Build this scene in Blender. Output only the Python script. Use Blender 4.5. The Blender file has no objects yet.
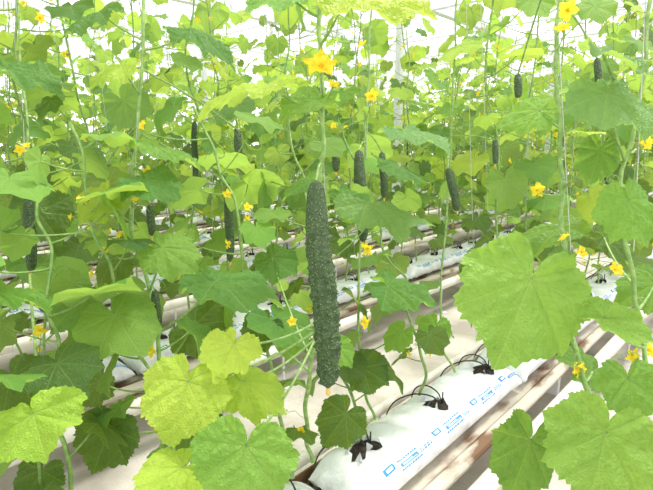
import bpy, math, random
import numpy as np
from mathutils import Vector, Matrix
random.seed(11); rng=np.random.default_rng(5)
sc=bpy.context.scene
sc.view_settings.view_transform='Standard'
sc.view_settings.look='None'
sc.view_settings.exposure=0.0

# ------------------------------------------------------------ camera
YAW=math.radians(43); PIT=math.radians(11.5); FPX=493.0
CAM=np.array([0,0,1.4])
Fh=np.array([-math.sin(YAW),math.cos(YAW),0]); R_=np.array([math.cos(YAW),math.sin(YAW),0]); Z_=np.array([0,0,1.0])
F_=Fh*math.cos(PIT)-Z_*math.sin(PIT); U_=Fh*math.sin(PIT)+Z_*math.cos(PIT)
def W(px,py,d):
    return CAM+d*(F_+(px-326.5)/FPX*R_+(245-py)/FPX*U_)
cd=bpy.data.cameras.new('camera'); cam=bpy.data.objects.new('camera',cd); sc.collection.objects.link(cam)
cd.sensor_width=36; cd.lens=36*FPX/653; cd.clip_start=0.02; cd.clip_end=200
M=Matrix.Identity(4)
for i in range(3):
    M[i][0]=R_[i]; M[i][1]=U_[i]; M[i][2]=-F_[i]; M[i][3]=CAM[i]
cam.matrix_world=M; sc.camera=cam

# ------------------------------------------------------------ materials
class NT:
    def __init__(s,name):
        s.m=bpy.data.materials.new(name); s.m.use_nodes=True; s.t=s.m.node_tree; s.t.nodes.clear()
        s.out=s.t.nodes.new('ShaderNodeOutputMaterial')
    def n(s,typ,**k):
        nd=s.t.nodes.new(typ)
        for a,b in k.items(): setattr(nd,a,b)
        return nd
    def l(s,a,b): s.t.links.new(a,b)
    def math(s,op,a,b=None,clamp=False):
        nd=s.t.nodes.new('ShaderNodeMath'); nd.operation=op; nd.use_clamp=clamp
        for i,v in enumerate((a,b)):
            if v is None: continue
            if isinstance(v,(int,float)): nd.inputs[i].default_value=v
            else: s.l(v,nd.inputs[i])
        return nd.outputs[0]
    def mix(s,f,a,b,mode='MIX'):
        nd=s.t.nodes.new('ShaderNodeMix'); nd.data_type='RGBA'; nd.blend_type=mode
        for i,v in ((0,f),(6,a),(7,b)):
            if isinstance(v,(int,float)): nd.inputs[i].default_value=v
            elif isinstance(v,tuple): nd.inputs[i].default_value=(*v[:3],1)
            else: s.l(v,nd.inputs[i])
        return nd.outputs[2]
def setin(nd,name,v):
    nd.inputs[name].default_value=v
def simple(name,c1,c2=None,scale=8,rough=.5,metal=0,bump=0,bscale=40,lo=.4,hi=.65,spec=.4,stretch=None):
    t=NT(name); p=t.n('ShaderNodeBsdfPrincipled'); t.l(p.outputs[0],t.out.inputs[0])
    p.inputs['Roughness'].default_value=rough; p.inputs['Metallic'].default_value=metal
    p.inputs['Specular IOR Level'].default_value=spec
    g=t.n('ShaderNodeNewGeometry'); pos=g.outputs['Position']
    if stretch:
        mp=t.n('ShaderNodeMapping'); mp.inputs['Scale'].default_value=stretch; t.l(pos,mp.inputs[0]); pos=mp.outputs[0]
    if c2:
        nz=t.n('ShaderNodeTexNoise'); setin(nz,'Scale',scale); setin(nz,'Detail',6.0); t.l(pos,nz.inputs['Vector'])
        mr=t.n('ShaderNodeMapRange')
        mr.inputs[1].default_value=lo; mr.inputs[2].default_value=hi; t.l(nz.outputs[0],mr.inputs[0])
        t.l(t.mix(mr.outputs[0],c1,c2),p.inputs['Base Color'])
    else: p.inputs['Base Color'].default_value=(*c1,1)
    if bump:
        nb=t.n('ShaderNodeTexNoise'); setin(nb,'Scale',bscale); t.l(g.outputs['Position'],nb.inputs['Vector'])
        b=t.n('ShaderNodeBump'); setin(b,'Strength',bump); setin(b,'Distance',.01); t.l(nb.outputs[0],b.inputs['Height']); t.l(b.outputs[0],p.inputs['Normal'])
    return t.m
def leaf_mat():
    t=NT('cucumber_leaf_surface')
    uv=t.n('ShaderNodeUVMap'); sp=t.n('ShaderNodeSeparateXYZ'); t.l(uv.outputs[0],sp.inputs[0])
    x=t.math('ABSOLUTE',sp.outputs[0]); y=sp.outputs[1]
    phi=t.math('ARCTAN2',x,y)
    r=t.math('SQRT',t.math('ADD',t.math('MULTIPLY',x,x),t.math('MULTIPLY',y,y)))
    m=None
    for a in (0,43,86,132):
        d=t.math('ABSOLUTE',t.math('SUBTRACT',phi,math.radians(a)))
        m=d if m is None else t.math('MINIMUM',m,d)
    perp=t.math('MULTIPLY',r,t.math('SINE',m)); along=t.math('MULTIPLY',r,t.math('COSINE',m))
    main=t.math('SUBTRACT',1.0,t.math('DIVIDE',perp,0.014),True)
    s=t.math('MULTIPLY',t.math('SUBTRACT',along,t.math('MULTIPLY',perp,0.75)),7.0)
    sd=t.math('ABSOLUTE',t.math('SUBTRACT',t.math('FRACT',s),0.5))
    sec=t.math('SUBTRACT',1.0,t.math('DIVIDE',sd,0.08),True)
    vo=t.n('ShaderNodeTexVoronoi',feature='DISTANCE_TO_EDGE'); setin(vo,'Scale',19.0); t.l(uv.outputs[0],vo.inputs['Vector'])
    ret=t.math('SUBTRACT',1.0,t.math('DIVIDE',vo.outputs['Distance'],0.12),True)
    vein=t.math('ADD',t.math('MULTIPLY',main,.75),t.math('ADD',t.math('MULTIPLY',sec,.30),t.math('MULTIPLY',ret,.12)),True)
    at=t.n('ShaderNodeAttribute',attribute_name='tint')
    geo=t.n('ShaderNodeNewGeometry')
    nz=t.n('ShaderNodeTexNoise'); setin(nz,'Scale',16.0); setin(nz,'Detail',4.0); t.l(geo.outputs['Position'],nz.inputs['Vector'])
    mr=t.n('ShaderNodeMapRange'); mr.inputs[1].default_value=.35; mr.inputs[2].default_value=.7; t.l(nz.outputs[0],mr.inputs[0])
    col=t.mix(t.math('MULTIPLY',mr.outputs[0],.55),at.outputs['Color'],(.58,.72,.5),'MULTIPLY')
    lite=t.mix(.4,at.outputs['Color'],(.58,.74,.30))
    col=t.mix(t.math('MULTIPLY',vein,.8),col,lite)
    back=t.mix(.3,col,(.36,.50,.22))
    col=t.mix(geo.outputs['Backfacing'],col,back)
    p=t.n('ShaderNodeBsdfPrincipled'); t.l(col,p.inputs['Base Color']); setin(p,'Roughness',.46); setin(p,'Specular IOR Level',.42)
    pv=t.math('SUBTRACT',t.math('MULTIPLY',vo.outputs['Distance'],1.6),vein)
    b=t.n('ShaderNodeBump'); setin(b,'Strength',.6); setin(b,'Distance',.005); t.l(pv,b.inputs['Height']); t.l(b.outputs[0],p.inputs['Normal'])
    tr=t.n('ShaderNodeBsdfTranslucent'); t.l(t.mix(.45,col,(.70,.95,.06)),tr.inputs['Color'])
    mx=t.n('ShaderNodeMixShader'); mx.inputs[0].default_value=.45
    t.l(p.outputs[0],mx.inputs[1]); t.l(tr.outputs[0],mx.inputs[2]); t.l(mx.outputs[0],t.out.inputs[0])
    return t.m
def petal_mat():
    t=NT('yellow_petal'); p=t.n('ShaderNodeBsdfPrincipled'); setin(p,'Base Color',(1,.80,.04,1)); setin(p,'Roughness',.5)
    tr=t.n('ShaderNodeBsdfTranslucent'); setin(tr,'Color',(1,.86,.06,1)); mx=t.n('ShaderNodeMixShader'); mx.inputs[0].default_value=.45
    t.l(p.outputs[0],mx.inputs[1]); t.l(tr.outputs[0],mx.inputs[2]); t.l(mx.outputs[0],t.out.inputs[0]); return t.m
def cuke_mat():
    t=NT('cucumber_skin'); p=t.n('ShaderNodeBsdfPrincipled'); g=t.n('ShaderNodeTexCoord')
    nz=t.n('ShaderNodeTexNoise'); setin(nz,'Scale',60.0); setin(nz,'Detail',5.0); t.l(g.outputs['Object'],nz.inputs['Vector'])
    c=t.mix(nz.outputs[0],(.018,.046,.016),(.085,.145,.045))
    vo=t.n('ShaderNodeTexVoronoi'); setin(vo,'Scale',180.0); t.l(g.outputs['Object'],vo.inputs['Vector'])
    sp=t.math('LESS_THAN',vo.outputs['Distance'],.22)
    c=t.mix(t.math('MULTIPLY',sp,.5),c,(.42,.48,.30))
    t.l(c,p.inputs['Base Color']); setin(p,'Roughness',.5); setin(p,'Specular IOR Level',.38)
    b=t.n('ShaderNodeBump'); setin(b,'Strength',1.0); setin(b,'Distance',.006); t.l(t.math('SUBTRACT',nz.outputs[0],t.math('MULTIPLY',vo.outputs['Distance'],.6)),b.inputs['Height']); t.l(b.outputs[0],p.inputs['Normal'])
    t.l(p.outputs[0],t.out.inputs[0]); return t.m
mLEAF=leaf_mat(); mPET=petal_mat(); mCUKE=cuke_mat()
mSTEM=simple('vine_stem',(.18,.32,.08),(.32,.46,.15),60,.55)
mORG=simple('flower_centre',(.90,.48,.02),None,rough=.7)
mDRY=simple('withered_blossom',(.72,.50,.14),None,rough=.8)
mTWINE=simple('twine',(.52,.53,.48),None,rough=.8)
mBAG=simple('bag_film',(.80,.82,.83),(.52,.53,.52),9,.32,bump=.6,bscale=26,lo=.52,hi=.8)
mSOIL=simple('dark_substrate',(.008,.007,.006),(.045,.032,.022),60,.9,bump=.8,bscale=120)
mBLUE=simple('blue_print',(.03,.26,.58),None,rough=.45)
mPRW=simple('white_print',(.85,.88,.9),None,rough=.45)
mTUBE=simple('black_tube',(.012,.012,.013),None,rough=.4)
mGUT=simple('gutter_paint',(.56,.51,.42),(.16,.085,.04),9,.6,lo=.50,hi=.62,bump=.2,stretch=(1,.35,1))
mPIPE=simple('pipe_paint',(.74,.71,.65),(.50,.44,.35),6,.45,lo=.5,hi=.7)
mFLOOR=simple('ground_cover_fabric',(.60,.56,.50),(.34,.31,.26),2.5,.8,bump=.4,bscale=60)
mFRAME=simple('galvanised_frame',(.74,.75,.77),None,rough=.5,metal=.1)
PM=[mLEAF,mSTEM,mPET,mORG,mCUKE,mTWINE]

# ------------------------------------------------------------ mesh builder
class MB:
    def __init__(s): s.v=[];s.f=[];s.m=[];s.uv=[];s.c=[];s.n=0
    def add(s,V,F,mat=0,uv=None,col=(.2,.4,.1)):
        V=np.asarray(V,float); k=len(V); s.v.append(V)
        s.f+= [tuple(int(i)+s.n for i in f) for f in F]; s.m+=[mat]*len(F)
        s.uv.append(np.asarray(uv,float) if uv is not None else np.zeros((k,2)))
        c=np.ones((k,4)); c[:,:3]=col; s.c.append(c); s.n+=k
    def mesh(s,name,mats,smooth=True,origin=None):
        V=np.concatenate(s.v)
        if origin is not None: V=V-np.asarray(origin)
        me=bpy.data.meshes.new(name); me.from_pydata(V.tolist(),[],s.f)
        for m in mats: me.materials.append(m)
        me.polygons.foreach_set('material_index',s.m)
        me.polygons.foreach_set('use_smooth',[smooth]*len(s.f))
        ul=me.uv_layers.new(name='UVMap'); li=np.zeros(len(me.loops),dtype=np.int32); me.loops.foreach_get('vertex_index',li)
        ul.data.foreach_set('uv',np.concatenate(s.uv)[li].ravel())
        ca=me.color_attributes.new('tint','FLOAT_COLOR','POINT'); ca.data.foreach_set('color',np.concatenate(s.c).ravel())
        me.update(); return me
    def obj(s,name,mats,smooth=True,origin=None):
        o=bpy.data.objects.new(name,s.mesh(name,mats,smooth,origin))
        if origin is not None: o.location=origin
        sc.collection.objects.link(o); return o
def nrm(a): a=np.asarray(a,float); return a/(np.linalg.norm(a)+1e-9)
def cat(P,sub=6):
    P=[np.asarray(p,float) for p in P]; P=[2*P[0]-P[1]]+P+[2*P[-1]-P[-2]]; o=[]
    for i in range(1,len(P)-2):
        a,b,c,d=P[i-1:i+3]
        for k in range(sub):
            t=k/sub; o.append(.5*((2*b)+(c-a)*t+(2*a-5*b+4*c-d)*t*t+(3*b-a-3*c+d)*t**3))
    o.append(P[-2]); return np.array(o)
def tube(mb,P,r,mat,seg=6,caps=False,col=(.2,.4,.1)):
    P=np.asarray(P,float); n=len(P); r=np.full(n,r) if np.isscalar(r) else np.asarray(r)
    T=np.gradient(P,axis=0); T/=np.linalg.norm(T,axis=1)[:,None]+1e-9
    up=np.array([1,0,0]) if abs(T[0][0])<.8 else np.array([0,1,0]); V=[]
    for i in range(n):
        a=nrm(up-T[i]*np.dot(up,T[i])); up=a; b=np.cross(T[i],a)
        th=np.arange(seg)*2*math.pi/seg
        V.append(P[i]+r[i]*(np.cos(th)[:,None]*a+np.sin(th)[:,None]*b))
    V=np.concatenate(V); F=[(i*seg+j,i*seg+(j+1)%seg,(i+1)*seg+(j+1)%seg,(i+1)*seg+j) for i in range(n-1) for j in range(seg)]
    if caps: F+=[tuple(range(seg))[::-1],tuple((n-1)*seg+j for j in range(seg))]
    mb.add(V,F,mat,col=col)
def box(mb,lo,hi,mat):
    x0,y0,z0=lo;x1,y1,z1=hi
    V=[(x0,y0,z0),(x1,y0,z0),(x1,y1,z0),(x0,y1,z0),(x0,y0,z1),(x1,y0,z1),(x1,y1,z1),(x0,y1,z1)]
    mb.add(V,[(3,2,1,0),(4,5,6,7),(0,1,5,4),(1,2,6,5),(2,3,7,6),(3,0,4,7)],mat)

# ------------------------------------------------------------ leaf
OA=np.radians([0,7,16,26,36,43,54,66,78,86,98,112,128,142,155,165,173,180])
OR=np.array([1.0,.93,.84,.81,.83,.86,.77,.73,.745,.75,.66,.59,.56,.52,.43,.30,.14,.05])
VA=np.radians([0,43,86,132,178])
def leaf(mb,base,tip,hint,col,K=36,R=3,width=1.0,droop=None,side=None,wave=None,hi=False):
    base=np.asarray(base,float);tip=np.asarray(tip,float)
    Y=tip-base; s=np.linalg.norm(Y); Y=Y/s; N=nrm(np.asarray(hint)-np.dot(hint,Y)*Y); X=np.cross(Y,N)
    ph=np.linspace(-math.pi*.985,math.pi*.985,K)
    rad=np.interp(np.abs(ph),OA,OR)*(1+.04*rng.standard_normal()*np.cos(2*ph)+.04*rng.standard_normal()*np.sin(ph)*np.cos(3*ph))
    rad=rad*(1+.02*np.where(np.arange(K)%2==0,1,-1)*rng.uniform(.3,1.4,K)+.012*rng.standard_normal(K)+(.022*np.sin(ph*23+rng.uniform(0,6)) if hi else 0))
    droop=rng.uniform(.05,.45) if droop is None else droop
    side=rng.uniform(-.15,.45) if side is None else side
    wave=rng.uniform(.03,.08) if wave is None else wave
    pz=rng.uniform(0,6.28)
    rings=(np.arange(R)+1)/R; rings=rings**.9
    rr,pp=np.meshgrid(rings,ph,indexing='ij'); bb=np.broadcast_to(rad,rr.shape)
    x=(rr*bb*np.sin(pp)); y=(rr*bb*np.cos(pp))
    ap=np.abs(pp); dm=np.min(np.abs(ap[...,None]-VA),axis=-1); dv=np.clip(dm/math.radians(22),0,1)
    z=.085*rr*(1-(1-dv)**2) - droop*np.clip(y,0,None)**2 - side*x*x + wave*rr**2*np.sin(5*pp+pz) + wave*.5*rr**3*np.sin(11*pp+2*pz) - .3*np.clip(-y,0,None)**2
    if hi:
        q=rr*bb; al=q*np.cos(dm); pe=q*np.sin(dm)
        z=z+.016*np.cos(2*math.pi*7*(al-.75*pe))*np.clip(pe*9,0,1)+.014*np.sin(31*x+pz)*np.sin(27*y+2*pz)
    z=z+.02*rr*np.sin(9*x+pz)*np.sin(8*y+pz)
    x=x*width
    P=np.concatenate([[[0,0,0]],np.stack([x.ravel(),y.ravel(),z.ravel()],1)])
    uv=np.concatenate([[[0,0]],np.stack([(x/width).ravel(),y.ravel()],1)])
    V=base+s*(P[:,:1]*X+P[:,1:2]*Y+P[:,2:3]*N)
    F=[(0,1+j+1,1+j) for j in range(K-1)]
    for i in range(R-1):
        a=1+i*K;b=a+K
        F+=[(a+j,a+j+1,b+j+1,b+j) for j in range(K-1)]
    mb.add(V,F,0,uv,col)
def petiole(mb,a,b,r=.003,seg=5):
    a=np.asarray(a,float);b=np.asarray(b,float);L=np.linalg.norm(b-a)
    c=a*.45+b*.55+np.array([0,0,-.12*L]) ; t=np.linspace(0,1,8)[:,None]
    P=(1-t)**2*a+2*t*(1-t)*c+t*t*b
    tube(mb,P,np.linspace(r,r*.7,8),1,seg)
def flower(mb,c,axis,s,seg=4):
    c=np.asarray(c,float); A=nrm(axis); B=nrm(np.cross(A,[.3,.2,.9])); C=np.cross(A,B); ro=rng.uniform(0,6)
    tube(mb,[c-A*s*.55,c-A*s*.3,c-A*s*.02],[s*.10,s*.13,s*.17],1,6)
    for k in range(5):
        th=ro+k*2*math.pi/5+rng.uniform(-.15,.15); d=math.cos(th)*B+math.sin(th)*C; e=np.cross(A,d); V=[];n=7; cu=rng.uniform(.05,.6); ln=rng.uniform(.85,1.12)
        for i in range(n):
            t=i/(n-1); w=s*.38*math.sin(math.pi*(.14+.82*t)**.85)*(1 if i<n-1 else .05); h=s*(cu*math.sin(t*2.4)+.07*rng.standard_normal())
            q=c+d*(s*(.08+.95*ln*t))+A*h
            for u in (-1,-.5,0,.5,1): V.append(q+e*u*w*rng.uniform(.85,1.12)+A*(-.07*s if u==0 else (.06 if abs(u)<1 else .13)*s*rng.uniform(-1,1.5)))
        mb.add(V,[(i*5+j,i*5+j+1,i*5+j+6,i*5+j+5) for i in range(n-1) for j in range(4)],2)
    tube(mb,[c,c+A*s*.12,c+A*s*.22],[s*.09,s*.10,s*.03],3,6)
def cuke(mb,top,bot,r,mat,rings=22,seg=10,warts=0,bend=.02):
    top=np.asarray(top,float);bot=np.asarray(bot,float);L=np.linalg.norm(bot-top)
    t=np.linspace(0,1,rings); ax=nrm(bot-top); sd=nrm(np.cross(ax,[.3,.9,.1])); sd2=np.cross(ax,sd)
    C=top+(bot-top)*t[:,None]+sd*(bend*L*np.sin(math.pi*t))[:,None]+sd2*(.01*L*np.sin(2*math.pi*t))[:,None]
    pr=np.interp(t,[0,.012,.04,.1,.22,.45,.7,.85,.94,.98,1],[.2,.5,.70,.82,.93,1,.95,.88,.72,.48,.12])*r
    th=np.arange(seg)*2*math.pi/seg; TT,HH=np.meshgrid(t,th,indexing='ij'); RR=pr[:,None]*(1+.065*np.cos(9*HH+1.2*np.sin(TT*9))*np.clip(TT*2.2-.1,0,1))
    if warts:
        D=np.zeros_like(RR)
        for k in range(warts):
            wt=rng.uniform(.06,.98)**.75; wh=rng.uniform(0,2*math.pi); w=rng.uniform(.0018,.0042)
            dh=(HH-wh+math.pi)%(2*math.pi)-math.pi
            d2=((TT-wt)*L)**2*.6+(dh*r)**2; D+=np.exp(-d2/w**2)*rng.uniform(.0014,.0042)*min(1,.15+wt*1.4)
        RR=RR+D
    V=C[:,None,:]+RR[...,None]*(np.cos(HH)[...,None]*sd+np.sin(HH)[...,None]*sd2); V=V.reshape(-1,3)
    F=[(i*seg+j,i*seg+(j+1)%seg,(i+1)*seg+(j+1)%seg,(i+1)*seg+j) for i in range(rings-1) for j in range(seg)]
    F+=[tuple(range(seg))[::-1],tuple((rings-1)*seg+j for j in range(seg))]
    mb.add(V,F,mat)
def tendril(mb,p,d,L=.12):
    t=np.linspace(0,1,40); d=nrm(d); a=nrm(np.cross(d,[0,.2,1])); b=np.cross(d,a); k=rng.uniform(12,26)
    rr=.008*t
    P=np.asarray(p)+d*(L*(t-.35*t*t))[:,None]+a*(rr*np.cos(k*t))[:,None]+b*(rr*np.sin(k*t))[:,None]; P[:,2]-=.04*t*t
    tube(mb,P,.0009,1,4)

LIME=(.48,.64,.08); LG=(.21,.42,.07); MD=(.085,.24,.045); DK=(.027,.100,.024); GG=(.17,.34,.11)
def vary(c,a=.15):
    f=1+rng.uniform(-a,a); return tuple(np.clip(np.array(c)*f*np.array([1+rng.uniform(-.1,.1),1,1]),0,1))

# ------------------------------------------------------------ procedural plants
ZB=.405
def plant_mesh(i,H,z0=.12,ztop=9,big=1.0,strings=True,dark=0.0):
    mb=MB(); n=16; zz=np.linspace(0,H,n); ox=np.cumsum(rng.normal(0,.016,n)); oy=np.cumsum(rng.normal(0,.016,n)); ox[0]=oy[0]=0
    S=cat(np.stack([ox,oy,zz],1),4); tube(mb,S,np.linspace(.0060,.0035,len(S)),1,6)
    if strings:
        tube(mb,[[0.01,0,H*.3],[0.0,0,H*.8],[0,0,2.72]],.0012,5,4)
        tube(mb,[[0.05,.1,.1],[0.03,.08,H*.8],[0,0.05,2.72]],.0010,5,4)
    z=z0+rng.uniform(0,.06); az=rng.uniform(0,6.28)
    while z<min(H-.02,ztop):
        p=np.array([np.interp(z,S[:,2],S[:,0]),np.interp(z,S[:,2],S[:,1]),z]); f=z/H
        az+=2.4+rng.uniform(-.5,.5); d=np.array([math.cos(az),math.sin(az),0])
        L=rng.uniform(.08,.22)*(1-.45*max(0,f-.8)*5); s=rng.uniform(.072,.150)*(1-.5*max(0,f-.85)*6)*big
        up=rng.uniform(.0,.7); q=p+nrm(d+np.array([0,0,up]))*L
        el=math.radians(rng.uniform(0,65)); tip=q+s*(d*math.cos(el)-Z_*math.sin(el)+np.cross(d,Z_)*rng.uniform(-.4,.4))
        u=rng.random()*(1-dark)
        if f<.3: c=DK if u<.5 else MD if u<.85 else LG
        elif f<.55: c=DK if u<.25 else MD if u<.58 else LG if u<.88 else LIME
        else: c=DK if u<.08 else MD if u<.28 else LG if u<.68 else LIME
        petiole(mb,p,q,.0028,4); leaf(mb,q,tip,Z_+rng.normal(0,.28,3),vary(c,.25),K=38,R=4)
        if rng.random()<.26:
            for k in range(rng.integers(1,3)):
                dd=nrm(rng.normal(0,1,3)*[1,1,.4]); flower(mb,p+dd*.045,dd+[0,0,.3],rng.uniform(.010,.018))
        if rng.random()<.35: tendril(mb,p,-d+[0,0,.3])
        z+=rng.uniform(.045,.075)*(1 if z<1.45 else 1.3)
    for k in range([0,1,0,0,0,0,0,0,0][i%9]):
        z=rng.uniform(.85,1.25); a=rng.uniform(0,6.28); p=np.array([np.interp(z,S[:,2],S[:,0]),np.interp(z,S[:,2],S[:,1]),z]); q=p+[.04*math.cos(a),.04*math.sin(a),-.02]
        l=rng.uniform(.2,.34); petiole(mb,p,q,.002,4); cuke(mb,q,q+[rng.uniform(-.02,.02),rng.uniform(-.02,.02),-l],.0145+rng.uniform(0,.003),4,bend=rng.uniform(-.05,.05))
    return mb.mesh('cucumber_plant',PM)
VAR=[plant_mesh(i,1.95+.12*(i%4)) for i in range(9)]
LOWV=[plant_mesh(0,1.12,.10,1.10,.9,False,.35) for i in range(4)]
ROWS=[-.90,-2.30,-3.5,-4.8,-6.1,-7.5,-9.0,-10.5,-12.0]
k=0
def place(x,y,lean,me=None):
    o=bpy.data.objects.new('cucumber_plant',VAR[rng.integers(len(VAR))] if me is None else me); sc.collection.objects.link(o)
    o.location=(x,y,ZB); o.rotation_euler=(Matrix.Rotation(lean,3,'Y')@Matrix.Rotation(rng.uniform(0,6.28),3,'Z')).to_euler()
    s=rng.uniform(.92,1.08); o.scale=(s,s,s)
for ri,x in enumerate(ROWS):
    y=-.75 if ri else 2.15
    if ri>3: y=.0
    ymax=min(15,6.2*abs(x)+1)
    while y<ymax:
        sgn=1 if (k%2 and ri) else -1
        place(x+rng.uniform(-.03,.03),y,sgn*rng.uniform(.03,.12)); k+=1; y+=rng.uniform(.28,.40)*(1 if ri<5 else 1.25)
for j,(y,ln) in enumerate(((-.2,.5),(.08,.55),(.36,.5),(.62,.45),(.9,.34),(1.2,.3),(1.6,.28))): place(-.98,y,-ln,LOWV[j%4])

# ------------------------------------------------------------ foreground plants
VINES={
 'main':[(312,462,1.45),(306,430,1.42),(308,385,1.32),(316,330,1.22),(320,260,1.16),(321,180,1.13),(323,120,1.12),(321,60,1.12),(319,0,1.12),(322,-90,1.12)],
 'left':[(175,541,1.27),(168,430,1.3),(157,330,1.33),(150,290,1.36),(132,230,1.4),(134,170,1.42),(139,110,1.44),(143,40,1.46),(146,-60,1.5)],
 'farleft':[(30,620,1.08),(40,500,1.2),(36,380,1.4),(30,260,1.6),(29,160,1.65),(22,70,1.7),(12,-60,1.75)],
 'mid':[(375,420,1.7),(364,382,1.75),(358,300,1.82),(363,210,1.88),(366,120,1.9),(370,40,1.92),(374,-50,1.95)],
 'right':[(700,640,.86),(650,520,.92),(600,420,1.0),(574,345,1.08),(566,280,1.12),(562,220,1.14),(561,150,1.15),(556,60,1.16),(559,0,1.16),(562,-90,1.18)],
 'farright':[(720,640,.86),(690,500,.9),(655,400,.95),(640,320,1.0),(628,250,1.0),(622,180,1.02),(640,100,1.05),(650,0,1.05),(655,-80,1.1)],
 'mid2':[(455,373,2.15),(440,330,2.2),(446,220,2.25),(452,110,2.2),(456,20,2.2),(458,-40,2.2)],
}
PL={}
for k_,pts in VINES.items():
    S=cat([W(*p) for p in pts],8)
    S=S+np.stack([np.sin(np.arange(len(S))*.9)*.003,np.cos(np.arange(len(S))*.7)*.003,np.zeros(len(S))],1)
    mb=MB(); r0=.0062 if k_ in('main','left','right') else .005
    nb=np.arange(len(S)); tube(mb,S,r0*(1-.25*nb/len(S))*(1+.22*(nb%8==0)),1,8)
    tube(mb,[S[len(S)//2]+[.012,0,0],S[-6]+[-.01,.0,0],S[-1]+[0,0,.5]],.0010,5,4)
    PL[k_]=(mb,S)
def near(v,p,dz=-.05):
    S=PL[v][1]; d=np.linalg.norm((S-(np.asarray(p)+[0,0,dz])),axis=1); return S[int(np.argmin(d))]
def FL(v,ax,ay,tx,ty,d,dd,face,col,w=1.0,pet=True,**kw):
    mb=PL[v][0]; a=W(ax,ay,d); b=W(tx,ty,d+dd)
    hint=nrm(Z_*(1-face)-F_*face*1.0); 
    leaf(mb,a,b,hint,vary(col,.06),K=132,R=14,width=w,hi=True,**kw)
    if pet: petiole(mb,near(v,a),a,.0034,7)
# big foreground leaves
FL('right',531,278,500,362,.95,-.04,.75,LG,w=1.08,droop=.10,side=.15,wave=.04)
FL('main',188,382,166,448,.92,-.05,.7,LIME,w=.98,droop=.15,side=.1)
FL('main',234,344,214,380,.98,-.08,.6,LIME,w=.85,droop=.1)
FL('main',246,446,232,518,.85,-.03,.75,LG,w=1.12,droop=.1,side=.12,wave=.04)
FL('farleft',34,414,44,462,.88,-.05,.6,(.34,.56,.06),w=1.2,droop=.12,side=.1)
FL('left',182,468,134,496,.88,-.08,.5,LIME,w=.8)
FL('main',243,382,290,410,1.0,-.04,.35,LIME,w=.7)
FL('right',606,432,588,514,.84,-.03,.75,LG,w=1.05,droop=.1,side=.12,wave=.04)
FL('right',530,440,512,498,.93,0,.7,MD,w=.85)
FL('farright',628,378,640,428,.93,-.03,.7,(.14,.33,.06),w=1.05)
FL('farright',604,318,662,346,.9,-.04,.3,LG,w=.7)
FL('farright',628,200,654,250,.9,-.03,.6,LG,w=.8)
FL('farright',606,94,656,136,.95,-.08,.35,GG,w=.9)
FL('farright',602,52,660,72,.95,-.05,.12,GG,w=.7)
FL('right',600,150,590,182,1.0,.0,.6,MD,w=.95)
FL('farright',655,284,618,300,1.05,.0,.4,MD,w=1.0)
FL('mid2',405,132,452,142,1.5,-.10,.10,GG,w=.85,pet=False)
FL('main',390,165,430,177,1.35,.05,.3,MD,w=.7,pet=False)
FL('left',104,194,74,219,1.3,-.06,.6,LIME,w=.8)
FL('left',145,180,182,198,1.3,-.04,.3,MD,w=.85)
FL('left',155,147,205,164,1.35,-.03,.05,LG,w=.5)
FL('left',162,248,198,270,1.25,-.04,.45,LG,w=.8)
FL('left',131,311,139,336,1.25,-.04,.7,LIME,w=.85)
FL('left',216,281,290,291,1.15,-.04,.10,MD,w=.7)
FL('farleft',82,298,50,330,1.4,-.04,.5,MD,w=1.1)
FL('farleft',-5,292,48,298,1.15,-.03,.15,LG,w=.5)
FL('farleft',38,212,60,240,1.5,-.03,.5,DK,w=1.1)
FL('main',268,84,192,90,1.05,-.0,.10,LIME,w=.55)
FL('main',316,100,276,112,1.1,-.06,.35,LG,w=.7)
FL('left',122,66,80,78,1.35,-.03,.35,LIME,w=.7)
FL('mid',366,204,440,220,1.45,-.06,.20,GG,w=.55,pet=False)
FL('mid',342,193,376,204,1.6,-.03,.3,MD,w=.7)
FL('main',310,182,276,192,1.15,.02,.3,MD,w=.7)
FL('right',562,228,506,238,1.25,.03,.2,MD,w=.7)
FL('right',540,110,496,127,1.2,.02,.45,LG,w=.8)
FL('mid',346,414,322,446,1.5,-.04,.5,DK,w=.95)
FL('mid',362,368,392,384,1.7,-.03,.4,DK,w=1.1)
FL('main',336,346,354,366,1.22,-.02,.4,LG,w=.8)
FL('mid2',436,326,426,354,1.9,-.05,.6,LG,w=.7)
FL('mid',388,286,442,300,1.75,-.05,.2,MD,w=.8)
FL('mid',402,332,386,350,1.75,-.03,.6,LG,w=.8)
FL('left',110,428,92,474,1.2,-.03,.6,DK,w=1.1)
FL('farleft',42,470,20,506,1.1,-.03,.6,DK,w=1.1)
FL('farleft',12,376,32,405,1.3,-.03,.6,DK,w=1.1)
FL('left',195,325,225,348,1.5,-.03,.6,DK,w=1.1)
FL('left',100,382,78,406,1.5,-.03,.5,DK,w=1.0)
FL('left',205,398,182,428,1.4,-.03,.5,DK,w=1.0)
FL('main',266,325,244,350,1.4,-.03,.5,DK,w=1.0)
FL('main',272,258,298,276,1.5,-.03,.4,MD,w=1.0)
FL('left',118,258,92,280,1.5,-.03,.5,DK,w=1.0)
FL('main',345,-2,440,14,1.0,-.04,.30,LIME,w=.6)
FL('main',290,-5,240,8,1.15,-.05,.3,LG,w=.9)
FL('left',100,12,48,30,1.4,-.05,.2,MD,w=.6)
FL('farleft',10,70,60,82,1.4,-.05,.2,MD,w=.6)
FL('left',190,32,238,48,1.45,-.05,.2,MD,w=.6)
FL('right',592,372,564,352,1.2,-.03,.4,MD,w=.8)
FL('farright',604,238,636,260,1.15,-.03,.4,DK,w=.8)
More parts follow.
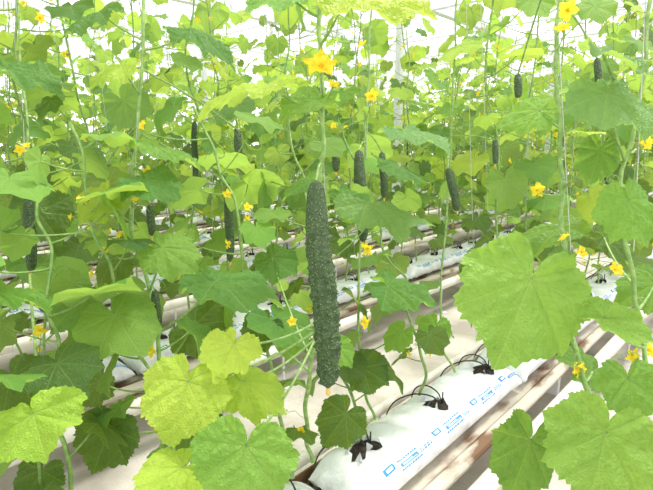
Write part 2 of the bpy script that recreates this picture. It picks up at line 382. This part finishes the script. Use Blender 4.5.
def FF(v,px,py,d,s,ax=None):
    mb=PL[v][0]; c=W(px,py,d); A=nrm(-F_*1+rng.normal(0,.45,3)+[0,0,.2]) if ax is None else nrm(ax)
    flower(mb,c,A,s); petiole(mb,near(v,c,-.02),c-A*s*.5,.0018,5)
FF('main',321,67,1.0,.040,-F_+[0,0,.35]); FF('main',333,86,1.05,.014)
for v,px,py,d,s in [('right',568,10,1.1,.024),('right',563,30,1.1,.020),('mid',372,96,1.7,.024),('mid',363,45,1.7,.020),('left',143,125,1.35,.015),('left',147,172,1.35,.017),
 ('mid',368,248,1.6,.024),('mid',364,322,1.6,.022),('right',562,236,1.05,.014),('farright',614,270,1.0,.017),('right',537,190,1.2,.020),('left',149,350,1.3,.020),
 ('farleft',40,330,1.35,.020),('main',301,431,1.4,.014),('right',581,252,1.1,.016),('left',122,235,1.3,.018),('right',576,368,1.05,.020),('farright',640,335,1.0,.016),
 ('farright',632,355,1.0,.016),('main',292,322,1.2,.013),('farright',648,350,1.0,.016),('left',137,200,1.35,.014),('farleft',20,150,1.5,.017),('farleft',62,365,1.3,.018),('farright',645,143,1.0,.016),('farleft',40,18,1.6,.018)]:
    FF(v,px,py,d,s)
for v in PL:
    S=PL[v][1]
    for i in range(10,len(S)-4,5):
        d=rng.normal(0,1,3); d[2]=abs(d[2])*.5; tendril(PL[v][0],S[i],d,rng.uniform(.08,.16))
def CK(v,x0,y0,x1,y1,d,w,**kw):
    top=W(x0,y0,d);bot=W(x1,y1,d); r=w/2*d/FPX; mb=MB()
    cuke(mb,top,bot,r,0,**kw)
    tube(mb,cat([near(v,top,.05),(near(v,top,.05)+top)/2+[0,0,.012],top-(top-bot)*.0]),.0028,1,6)
    ax=nrm(bot-top)
    tube(mb,[bot-ax*.004,bot+ax*.005,bot+ax*.011,bot+ax*.016],[r*.1,r*.2,r*.25,r*.1],2,6)
    o=mb.obj('cucumber',[mCUKE,mSTEM,mDRY],origin=top); return o
CK('main',316,181,328,388,1.04,24,rings=300,seg=84,warts=950,bend=.008)
CK('mid',359,150,363,242,1.78,12,rings=60,seg=24,warts=90,bend=.01)
for a in [('mid',335,137,336,172,2.0,8),('mid',382,152,384,198,2.0,8),('farleft',29,192,31,272,1.45,11),('left',105,167,107,196,1.6,8),('left',150,205,152,236,1.5,8),
 ('left',229,184,230,262,1.8,9),('left',238,130,238,162,1.8,8),('mid2',448,168,457,211,2.1,9),('left',155,290,158,328,1.3,9),('right',518,74,518,98,1.7,8),('right',597,58,598,86,1.4,7),('mid2',495,140,495,164,2.1,6)]:
    CK(*a,rings=30,seg=16,bend=rng.uniform(-.03,.03))
for v in PL: PL[v][0].obj('cucumber_plant',PM,origin=PL[v][1][0])

# ------------------------------------------------------------ grow bags, gutters, pipes
def bag_mesh(seed,L=1.15,holes=(.14,.5,.86),hi=True):
    r=np.random.default_rng(seed); mb=MB(); a,b=.122,.060; nu,nv=(110,48) if hi else (40,24)
    phs=r.uniform(0,6.28,12)
    def S(u,v,off=0):
        e=min(u,1-u)*L; k=min(1,max(0,e/.10)); k=math.sin(k*math.pi/2)**.7; 
        c,s=math.cos(v),math.sin(v); q=.62
        x=(a+off)*(1.05-.05*k)*abs(c)**q*(1 if c>0 else -1); z=(b*(.06+.94*k)+off)*abs(s)**(q+.1)*(1 if s>0 else -1)
        w=.0035*math.sin(u*38+phs[0]+2*v)+.003*math.sin(u*71+3*v+phs[1])+.0045*math.sin(u*13+phs[2])*math.sin(2*v+phs[3])+.006*(1-k)*math.sin(9*v+phs[4]+u*60)
        return np.array([x*(1+w*5),(u-.5)*L,z+w+( -b*.55*(1-k))])
    V=[S(i/(nu-1),j*2*math.pi/nv) for i in range(nu) for j in range(nv)]
    F=[(i*nv+j,(i+1)*nv+j,(i+1)*nv+(j+1)%nv,i*nv+(j+1)%nv) for i in range(nu-1) for j in range(nv)]
    F+=[tuple(range(nv)),tuple((nu-1)*nv+j for j in range(nv))[::-1]]
    mb.add(V,F,0)
    def patch(u0,u1,v0,v1,off,mat,n=8,m=4):
        V=[S(u0+(u1-u0)*i/n,v0+(v1-v0)*j/m,off) for i in range(n+1) for j in range(m+1)]
        mb.add(V,[(i*(m+1)+j,(i+1)*(m+1)+j,(i+1)*(m+1)+j+1,i*(m+1)+j+1) for i in range(n) for j in range(m)],mat)
    d=math.radians
    for u0 in (.10,.35,.60,.83):
        patch(u0,u0+.04,d(38),d(54),.002,2)            # plain patch
        patch(u0+.008,u0+.032,d(42),d(50),.003,3)
        patch(u0+.065,u0+.155,d(30),d(41),.002,2)
        for t_ in (0,1):
            patch(u0+.072,u0+.147-.02*t_,d(33+3.6*t_),d(34.6+3.6*t_),.003,3,m=1)
        if u0<.8:
            for row,(v0,v1) in enumerate(((20,25),(30,34),(37,40),(47,51))):   # rows of small blue print
                uu=u0+.17 if 0<row<3 else u0+.06
                ue=u0+.215 if 0<row<3 else u0+.16
                while uu<ue:
                    q=r.uniform(.004,.010); patch(uu,uu+q,d(v0),d(v1),.002,2,n=1,m=2); uu+=q+.004
    for u in holes:
        top=S(u,math.pi/2); n=18; xo=r.uniform(-.03,.02)
        ang=np.linspace(0,2*math.pi,n,endpoint=False); rad=.042+.014*r.standard_normal(n)
        rad=np.clip(rad,.018,.066); V=[[xo,top[1],top[2]+.012]]
        for q,ht in ((.5,.013),(.8,.009),(1.0,.001)):
            for k in range(n): 
                x_=xo+rad[k]*q*math.cos(ang[k])*.9; y_=top[1]+1.25*rad[k]*q*math.sin(ang[k])
                vv=math.acos(max(-1,min(1,math.copysign(abs(x_/a)**(1/.62),x_)))); zz=S((y_/L)+.5,vv)[2]
                V.append([x_,y_,zz+ht+r.normal(0,.002)])
        F=[(0,1+k,1+(k+1)%n) for k in range(n)]
        for q in range(2): F+=[(1+q*n+k,1+(q+1)*n+k,1+(q+1)*n+(k+1)%n,1+q*n+(k+1)%n) for k in range(n)]
        mb.add(V,F,1)
        for k in range(0,n,3):
            A=ang[k]; dx=np.array([math.cos(A),math.sin(A)*1.25,0]); tx=np.array([-math.sin(A),math.cos(A),0]); base=np.array([xo,top[1],top[2]])+dx*rad[k]
            mb.add([base-tx*.014+[0,0,-.004],base+tx*.014+[0,0,-.004],base+dx*.012+tx*.006+[0,0,.012+r.uniform(0,.01)],base-dx*.01+[0,0,.02+r.uniform(0,.012)]],[(0,1,2,3)],0)
        y0=top[1]
        for sg in (-1,1):
            tube(mb,cat([[-.175,y0+.10*sg,-.06],[-.14,y0+.08*sg,.04],[-.07,y0+.05*sg,top[2]+.04],[xo-.01,y0+.02*sg,top[2]+.045],[xo+.015,y0+.01*sg,top[2]+.005]],6),.0028,4,6)
        tube(mb,[[xo+.015,y0+.012,top[2]+.06],[xo+.015,y0+.012,top[2]]],.003,4,6,True)
    return mb.mesh('grow_bag',[mBAG,mSOIL,mBLUE,mPRW,mTUBE])
BAGS=[bag_mesh(3),bag_mesh(8),bag_mesh(21)]; BLO=[bag_mesh(5,hi=False)]
def channel(name,x,y0,y1):
    mb=MB(); prof=[(-.185,.32),(-.185,.325),(-.177,.325),(-.172,.282),(-.16,.272),(0,.268),(.16,.272),(.172,.282),(.185,.293),(.228,.290),(.233,.280),(.228,.262),(.19,.268),(.18,.26),(.15,.20),(-.15,.20),(-.18,.27),(-.185,.32)]
    n=len(prof); V=[(x+p*.88,y,z) for y in np.linspace(y0,y1,3) for p,z in prof]
    mb.add(V,[(i*n+j,(i+1)*n+j,(i+1)*n+j+1,i*n+j+1) for i in range(2) for j in range(n-1)],0)
    y=y0+.3
    while y<y1:
        box(mb,(x-.10,y-.02,0),(x+.10,y+.02,.20),1); y+=1.6
    mb.obj(name,[mGUT,mFRAME],smooth=False)
def pipe(name,x,z,r,y0,y1):
    mb=MB(); tube(mb,[[x,y,z] for y in np.linspace(y0,y1,6)],r,0,20,True)
    y=y0+.5
    while y<y1:
        tube(mb,[[x,y,z-r*.8],[x,y,.01],[x,y,0]],.008,1,8); box(mb,(x-.05,y-.03,0),(x+.05,y+.03,.006),1); y+=1.8
    mb.obj(name,[mPIPE,mFRAME])
for ri,x in enumerate([-.02]+ROWS):
    ymax=15; channel('growing_gutter',x,-2.3 if ri else -1.1,ymax)
    y=1.585-1.18*3
    if ri==0: y+=1.18
    while y<min(ymax-1,6.3*abs(x)+2) :
        me=BAGS[int(rng.integers(3))] if ri<3 else BLO[0]
        if ri==1 and abs(y-1.585)<.01: me=BAGS[0]
        o=bpy.data.objects.new('grow_bag',me); sc.collection.objects.link(o); o.location=(x,y,.344); o.rotation_euler=(0,0,rng.uniform(-.012,.012)); y+=1.18
    if ri: 
        pipe('heating_pipe',x+.275,.235,.036,-2.3,15); pipe('heating_pipe',x-.42,.12,.026,-2.3,15)

mb=MB(); mb.add([(-40,-15,0),(25,-15,0),(25,45,0),(-40,45,0)],[(0,1,2,3)],0); mb.obj('floor',[mFLOOR],False)

# ------------------------------------------------------------ greenhouse frame
mb=MB()
for x in np.arange(-22,3,3.2):
    for y in np.arange(-4,26,4.0):
        box(mb,(x-.03,y-.03,0),(x+.03,y+.03,4.2),0)
    box(mb,(x-.08,-4,4.15),(x+.08,24,4.3),0)
    tube(mb,[[x+1.6,-4,5.1],[x+1.6,10,5.1],[x+1.6,24,5.1]],.03,0,6)
    for y in np.arange(-4,25,1.0):
        tube(mb,[[x,y,4.3],[x+.8,y,4.7],[x+1.6,y,5.1]],.014,0,4); tube(mb,[[x+1.6,y,5.1],[x+2.4,y,4.7],[x+3.2,y,4.3]],.014,0,4)
for y in np.arange(-4,26,4.0):
    for z in (3.7,4.15): tube(mb,[[-22,y,z],[-10,y,z],[3,y,z]],.025,0,6)
    xs=np.arange(-22,2.5,.8)
    for i in range(len(xs)-1):
        z0,z1=(3.7,4.15) if i%2 else (4.15,3.7); tube(mb,[[xs[i],y,z0],[(xs[i]+xs[i+1])/2,y,3.925],[xs[i+1],y,z1]],.012,0,4)
mb.obj('greenhouse_roof_frame',[mFRAME],False)
mb=MB()
for x in ROWS:
    tube(mb,[[x,-4,3.15],[x,8,3.13],[x,24,3.15]],.003,0,4)
mb.obj('crop_support_wires',[mFRAME])

# ------------------------------------------------------------ light
w=bpy.data.worlds.new('overcast_sky'); sc.world=w; w.use_nodes=True; bg=w.node_tree.nodes['Background']
bg.inputs[0].default_value=(.98,.98,1,1); bg.inputs[1].default_value=1.95
sd=bpy.data.lights.new('sun','SUN'); so=bpy.data.objects.new('sun',sd); sc.collection.objects.link(so)
sd.energy=4.2; sd.angle=.3; sd.color=(1,.97,.9); so.location=(0,0,8)
so.rotation_euler=(Vector((-.05,-.4,-1)).to_track_quat('-Z','Y')).to_euler()
